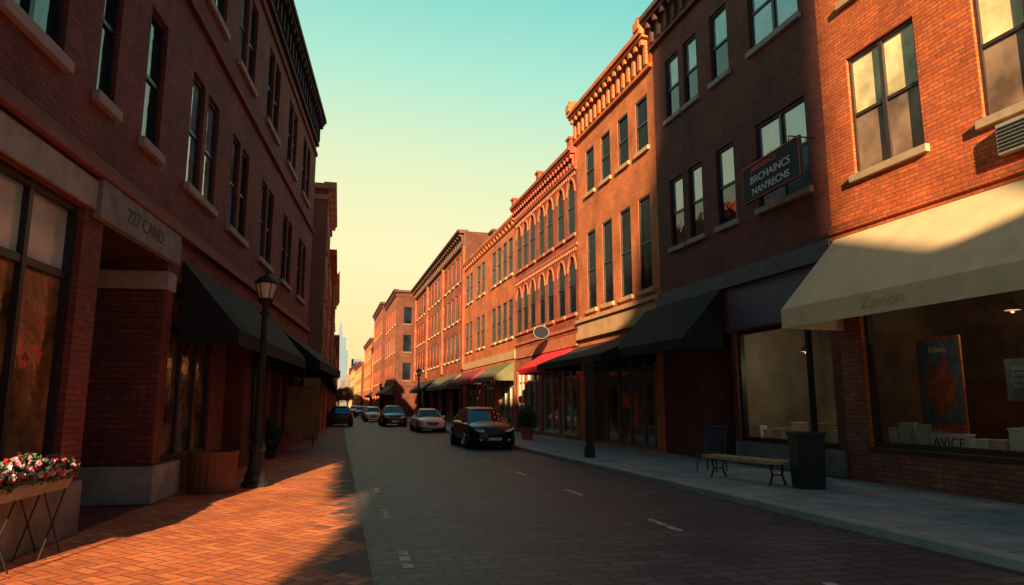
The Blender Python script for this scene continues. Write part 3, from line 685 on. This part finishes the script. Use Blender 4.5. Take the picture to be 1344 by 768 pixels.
# hanging sign
WSIGN=plain('sign_white',(.72,.72,.72),.7,.05,3,bs=0)
p=top('hanging_sign','dark navy shop sign with red top hung from bracket','shop sign',Rloc(14.25,.70,6.92),RR+rad(-4))
b=B(); b.box(-1.25,1.25,-.04,.04,0,.98); bd=b.make('board',p,[plain('sign_blue_grey',(.022,.028,.045),.8,.3,2,bs=0)],bev=.015)
b=B()
for q in ((-1.24,1.24,-.05,-.042,.01,.03),(-1.24,1.24,-.052,-.042,.93,.97),(-1.24,-1.215,-.05,-.042,.031,.929),(1.215,1.24,-.05,-.042,.031,.929)): b.box(*q)
b.make('border',bd,[REDP])
text(bd,'lettering',"ARCHANCE",.17,(-.25,-.048,.80),plain('red_letter',(.95,.09,.06),.7,bs=0),.003,sx=1.25,off=.004)
text(bd,'lettering','BRCHAINCS',.265,(0,-.048,.52),WSIGN,.006,sx=1.22,off=.003)
text(bd,'lettering',"NAN'RECNS",.25,(0,-.048,.21),WSIGN,.006,sx=1.2,off=.003)
b=B()
for x in (-.8,.8): b.rod((x,0,.98),(x,0,1.12),.012); b.rod((x,0,1.12),(x,.70,1.12),.018)
b.make('bracket',p,[METAL])
# poster & shop displays
p=top('poster','blue grey and rust red poster in shop window','poster',Rloc(11.05,-.45,1.1),RR)
b=B(); b.box(-.50,.50,-.02,.02,0,1.95); b.make('panel',p,[ORP])
b=B(); b.box(-.46,.46,-.03,-.021,.26,1.90); b.make('print',p,[BLUEG])
b=B(); b.prism([[(.36*math.cos(k*.3142)*(1+.25*math.sin(k*2.2)),y,.95+.50*math.sin(k*.3142)*(1+.35*math.cos(k*1.7))) for k in range(20)] for y in (-.034,-.031)]); b.make('motif',p,[ORP])
text(p,'lettering','Rilacs',.17,(0,-.035,1.70),CREAM,.003); text(p,'lettering','Ltd & Co.',.10,(-.1,-.024,.13),CREAM,.003)
p=top('paper_sign','small pale grey notice with faint writing in window','notice',Rloc(9.3,-.3,1.8),RR)
b=B(); b.box(-.28,.28,-.01,.01,0,.72); b.make('panel',p,[GREYB]); text(p,'lettering','OURIES\nAXMES\nCOUNTS\nDALY',.10,(0,-.013,.40),WHITE,.002)
def dbox(y,n,w,h,d,mat,z,txt=None):
    p=top('display_box','small pale cardboard box displayed in shop window','box',Rloc(y,-n,z),RR+(0 if txt else random.uniform(-.15,.15)),'boxes in the shop windows')
    b=B(); b.box(-w/2,w/2,-d/2,d/2,0,h); b.make('carton',p,[mat],bev=.006)
    b=B(); b.box(-w/2-.01,w/2+.01,-d/2-.01,d/2+.01,h,h+.03); b.make('lid',p,[mat])
    if txt: text(p,'lettering',txt,h*.85,(0,-d/2-.005,h*.5),DARKL,.002)
random.seed(3)
y=12.2
while y>7.9:
    w=random.uniform(.18,.36); h=random.uniform(.22,.50)
    if 10.5<y<11.35: dbox(10.85,.36,.85,.30,.16,WHITE,.865,'AVICE'); y-=.95; continue
    dbox(y,random.uniform(.38,.44),w,h,.2,random.choice([WHITE,CREAM,WHITE]),.865); y-=w+random.uniform(.03,.12)
y=16.9
while y>13.8:
    w=random.uniform(.2,.42); h=random.uniform(.2,.5)
    dbox(y,random.uniform(.40,.5),w,h,.2,random.choice([WHITE,CREAM,WHITE]),.765); y-=w+random.uniform(.03,.16)
bulb,nt_,bb_=newmat('warm_bulb'); bb_.inputs['Emission Color'].default_value=(1,.6,.3,1); bb_.inputs['Emission Strength'].default_value=.5; bb_.inputs['Base Color'].default_value=(.9,.7,.5,1)
def pendant(Y,n,z,ceil,W_):
    x,y,_=Rloc(Y,-n)
    p=top('pendant_lamp','small warm pendant lamp hanging inside shop window','lamp',(x,y,z),0,'pendant lamps in shops')
    b=B(); b.rod((0,0,.16),(0,0,ceil-z),.008,5); b.make('cord',p,[METAL])
    b=B(); b.lathe(0,0,[(.13,0),(.10,.1),(.03,.17)],14); b.make('lamp_shade',p,[WOOD_L])
    b=B(); b.lathe(0,0,[(.01,-.05),(.035,-.03),(.035,-.01),(.02,.02)],10); b.make('bulb',p,[bulb])
    l=bpy.data.lights.new('pendant_light','POINT'); l.energy=W_; l.color=(1,.74,.52); l.shadow_soft_size=.12
    o=bpy.data.objects.new('pendant_light',l); C.objects.link(o); o.location=(x,y,z-.35)
pendant(9.9,1.0,3.45,4.7,22); pendant(15.6,1.0,3.1,3.9,24)
# round sign on R4
p=top('round_sign','dark round sign with thin pale rim above red awning','shop sign',Rloc(33.0,.75,5.3),RR+rad(80))
b=B(); b.prism([[(.40*math.cos(k*.2618),y,.33*math.sin(k*.2618)) for k in range(24)] for y in (-.04,.04)]); b.make('rim',p,[STONE_D])
b=B(); b.prism([[(.37*math.cos(k*.2618),y,.30*math.sin(k*.2618)) for k in range(24)] for y in (-.05,.05)]); b.make('disc',p,[NAVY])
b=B(); b.rod((-.75,0,.42),(.4,0,.42),.02); b.make('bracket',p,[METAL])

# ================================================================== CARS
TYRE=plain('tyre_rubber',(.015,.015,.016),.85,.2,9,bs=0); RIM=plain('alloy_rim',(.45,.45,.47),.35,.1,9,metal=.8,bs=0)
CGL=glassy('car_glass',(.008,.010,.012),1.5,.03,0); HLG=glassy('headlight_lens',(.95,.95,.92),1.6,.1,0); CHR=plain('chrome',(.5,.5,.5),.2,.1,5,metal=1,bs=0)
TAIL=glassy('tail_lens',(.35,.01,.01),1.5,.15,0)
def car(loc,rz,label,paint,suv=True):
    p=top('parked_car',label,'car',loc,rz,'cars parked along the street')
    zb=.24
    if suv:
        st=[(-2.40,.52,.36),(-2.37,.68,.58),(-2.25,.82,.76),(-1.95,.92,.89),(-1.45,1.00,.94),(-.95,1.04,.95),(-.2,1.07,.96),(.6,1.09,.96),(1.4,1.10,.94),(1.9,1.08,.88),(2.2,1.00,.74),(2.34,.82,.56)]
        y0,y1=-1.35,2.18; t0,t1=-.15,1.10; zr=1.53; wb,wt=.84,.58; zg=1.00
    else:
        st=[(-2.3,.50,.42),(-2.26,.66,.62),(-2.1,.76,.77),(-1.8,.83,.86),(-1.4,.88,.89),(-.95,.92,.90),(0,.93,.91),(1.2,.95,.91),(1.75,.96,.87),(2.15,.92,.75),(2.3,.72,.55)]
        y0,y1=-1.1,1.85; t0,t1=-.10,.80; zr=1.37; wb,wt=.80,.55; zg=.88
    rings=[]
    for y,zt,w in st:
        zm=zb+(zt-zb)*.5
        half=[(w*.55,zb),(w*.90,zb+.03),(w*.985,zb+.12),(w,zm),(w*.97,zt-.13),(w*.90,zt-.04),(w*.70,zt-.0),(w*.30,zt+.035)]
        rings.append([(x,y,z) for x,z in half]+[(-x,y,z) for x,z in half[::-1]])
    b=B(); b.prism(rings)
    body=b.make('body',p,[paint],smooth=True,sub=2)
    b=B(); rr=[]
    for y,dz,w in ((t0-.14,-.05,wt-.01),(t0+.15,.02,wt+.02),((t0+t1)/2,.06,wt+.03),(t1-.1,.035,wt+.02),(t1+.2,-.045,wt)):
        rr.append([(-w,y,zr-.02+dz*.6),(w,y,zr-.02+dz*.6),(w*.92,y,zr+.02+dz),(w*.5,y,zr+.045+dz),(-w*.5,y,zr+.045+dz),(-w*.92,y,zr+.02+dz)])
    b.prism(rr); b.make('roof',body,[paint],smooth=True,sub=2)
    lerp=lambda a,c,t:a+(c-a)*t
    b=B()
    for sg in (-1,1):
        o=.008
        def strip(a0,a1,c0,c1): b.poly([(sg*(wb+o),a0,zg),(sg*(wb+o),a1,zg),(sg*(wt+o),c1,zr),(sg*(wt+o),c0,zr)])
        strip(y0-.02,y0+.07,t0-.02,t0+.05); strip(lerp(y0,y1,.44),lerp(y0,y1,.44)+.07,lerp(t0,t1,.44),lerp(t0,t1,.44)+.06); strip(y1-.45,y1+.02,t1-.12,t1+.02)
        b.poly([(sg*(wb-.05),y0-.012,zg),(sg*(wb+.01),y0-.012,zg),(sg*(wt+.01),t0-.012,zr),(sg*(wt-.03),t0-.012,zr)])
    b.make('pillar',body,[paint])
    g=B(); g.poly([(-wb,y0,zg),(wb,y0,zg),(wt,t0,zr),(-wt,t0,zr)]); g.make('windscreen',p,[CGL])
    g=B(); g.poly([(-wb,y1,zg),(wb,y1,zg),(wt,t1,zr),(-wt,t1,zr)]); g.make('rear_window',p,[CGL])
    for sg in (-1,1):
        g=B(); g.poly([(sg*wb,y0,zg),(sg*wb,y1,zg),(sg*wt,t1,zr),(sg*wt,t0,zr)]); g.make('side_window',p,[CGL])
    W_=.96 if suv else .90; R=.37 if suv else .32; fy=st[0][0]
    for y in (-1.42,1.4):
        for sg in (-1,1):
            g=B()
            g.prism([[(x,y+(R+.06)*math.cos(k*.3142),R+(R+.06)*math.sin(k*.3142)) for k in range(20)] for x in (sg*(W_-.35),sg*(W_-.003))],0)
            w=g.make('wheel',p,[FRAME])
            g=B(); g.prism([[(x,y+r*math.cos(k*.2618),R+r*math.sin(k*.2618)) for k in range(24)] for x,r in ((sg*(W_-.2),R),(sg*(W_+.0),R),(sg*(W_+.02),R*.85))]); g.make('tyre',w,[TYRE])
            g=B()
            for k in range(5):
                a=k*1.2566; g.rod((sg*(W_+.03),y,R),(sg*(W_+.03),y+R*.62*math.cos(a),R+R*.62*math.sin(a)),.035,6)
            g.prism([[(sg*(W_+x),y+r*math.cos(k*.3142),R+r*math.sin(k*.3142)) for k in range(20)] for x,r in ((.018,R*.68),(.024,R*.66))]); g.make('rim',w,[RIM])
    hz=.72 if suv else .62
    for sg in (-1,1):
        g=B(); g.prism([[(sg*x0,fy+dy,z) for x0,dy,z in pts] for pts in ([(.40,.02,hz-.05),(.64,.08,hz-.06),(.80,.20,hz+.07),(.46,.06,hz+.03)],[(.42,.2,hz-.05),(.70,.34,hz-.06),(.86,.50,hz+.09),(.48,.30,hz+.04)])]); g.make('headlight',p,[HLG])
        g=B(); g.box(sg*.62-.10,sg*.62+.10,-fy-.22,-fy-.08,hz+.04,hz+.18); g.make('tail_light',p,[TAIL],bev=.02)
        g=B(); g.box(sg*(wb+.12)-.09,sg*(wb+.12)+.09,y0+.27,y0+.37,zg+.0,zg+.14); g.make('mirror',p,[paint],bev=.03)
        g=B(); g.box(sg*.54-.07,sg*.54+.07,fy+.03,fy+.12,zb+.10,zb+.15); g.make('fog_light',p,[HLG])
    g=B(); g.prism([[(-.38,fy-.01,z),(.38,fy-.01,z),(.38,fy+.2,z),(-.38,fy+.2,z)] if z>hz-.1 else [(-.26,fy-.02,z),(.26,fy-.02,z),(.26,fy+.2,z),(-.26,fy+.2,z)] for z in (hz-.18,hz-.03,hz+.01)]); gr=g.make('grille',p,[FRAME],bev=.01)
    g=B()
    for k in range(3): g.box(-.36,.36,fy-.026,fy-.012,hz-.10+k*.04,hz-.088+k*.04)
    g.make('chrome_bar',gr,[CHR])
    g=B(); g.prism([[(x,y,z) for x,y in ((-.45,fy+.02),(.45,fy+.02),(.72,fy+.30),(-.72,fy+.30))] for z in (zb-.04,zb+.09)]); g.make('bumper',p,[FRAME],bev=.03)
    g=B(); g.box(-.26,.26,fy-.035,fy-.021,zb+.11,zb+.21); g.make('number_plate',p,[WHITE])
    g=B(); g.prism([[(x,-y,z) for x,y in ((-.45,fy+.02),(.45,fy+.02),(.72,fy+.30),(-.72,fy+.30))] for z in (zb-.04,zb+.12)]); g.make('bumper',p,[FRAME],bev=.03)
def paint(name,c): return plain(name,c,.33,.05,2,metal=.1,bs=0,coat=.25)
PB=paint('black_paint',(.010,.011,.014)); PW=paint('cream_car_paint',(.85,.76,.56)); PD=paint('dark_blue_paint',(.02,.03,.045)); PS=paint('silver_paint',(.42,.42,.40)); PR=paint('red_car_paint',(.25,.03,.025))
car((5.85,28.9,0),rad(2),'black suv parked at the kerb facing forward',PB)
car((5.6,45.0,0),rad(1.2),'cream sedan parked at the kerb',PW,False)
car((4.25,57,0),rad(1),'dark blue suv driving down the street',PD)
car((3.4,72,0),0,'pale sedan in line of cars down street',PW,False)
car((3.6,84,0),0,'silver sedan parked far down street',PS,False)
car((2.9,95,0),0,'dark sedan far down street',PD,False)
car((2.5,118,0),0,'pale sedan far down street',PW,False)
car((.15,58,0),rad(180),'dark suv parked beside shaded shops',PD)
car((.6,84,0),rad(180),'red sedan parked beside shaded shops',PR,False)

# ================================================================== LIGHT / WORLD
w=bpy.data.worlds.new('World'); bpy.context.scene.world=w; w.use_nodes=True; nt=w.node_tree; nt.nodes.clear()
out=N(nt,'ShaderNodeOutputWorld'); bg1=N(nt,'ShaderNodeBackground'); bg2=N(nt,'ShaderNodeBackground'); ad=N(nt,'ShaderNodeAddShader')
sky=N(nt,'ShaderNodeTexSky',sky_type='NISHITA'); sky.sun_disc=False; sky.sun_elevation=el; sky.sun_rotation=rad(194.5); sky.air_density=1.5; sky.dust_density=2
nt.links.new(sky.outputs[0],bg1.inputs[0]); bg1.inputs[1].default_value=.014
tc=N(nt,'ShaderNodeTexCoord'); sp=N(nt,'ShaderNodeSeparateXYZ'); nt.links.new(tc.outputs['Generated'],sp.inputs[0])
M=lambda *a:math_n(nt,*a)
az=M('ADD',M('MULTIPLY',sp.outputs[1],.985),M('MULTIPLY',sp.outputs[0],-.17))
zz=M('ADD',sp.outputs[2],M('MULTIPLY',M('SUBTRACT',1.0,az),.34))
col=ramp(nt,zz,[(0,(.94,.58,.22)),(.08,(1.0,.74,.33)),(.22,(1.0,.87,.46)),(.36,(.78,.86,.51)),(.50,(.43,.80,.61)),(.64,(.20,.66,.58)),(.82,(.05,.24,.33)),(1,(.03,.13,.23))])
bk=ramp(nt,M('ADD',M('MULTIPLY',az,.5),.5),[(.0,.45),(.5,.50),(.85,1.0)])
nt.links.new(mixrgb(nt,'MULTIPLY',1,col,bk),bg2.inputs[0]); bg2.inputs[1].default_value=1.0
nt.links.new(bg1.outputs[0],ad.inputs[0]); nt.links.new(bg2.outputs[0],ad.inputs[1]); nt.links.new(ad.outputs[0],out.inputs[0])
L=bpy.data.lights.new('sun','SUN'); L.energy=13.0; L.angle=rad(.5); L.color=(1,.66,.34)
so=bpy.data.objects.new('sun',L); C.objects.link(so)
d=Vector((math.sin(al)*math.cos(el),math.cos(al)*math.cos(el),-math.sin(el))); so.rotation_euler=d.to_track_quat('-Z','Y').to_euler()
cam=bpy.data.cameras.new('camera'); cam.lens=24.1; cam.sensor_width=36; cam.clip_end=5000; cam.clip_start=.05
co=bpy.data.objects.new('camera',cam); C.objects.link(co); co.location=(0,0,1.75); co.rotation_euler=(rad(90+9.22),0,rad(-14))
sc=bpy.context.scene; sc.camera=co
sc.view_settings.view_transform='Standard'; sc.view_settings.look='None'; sc.view_settings.exposure=0
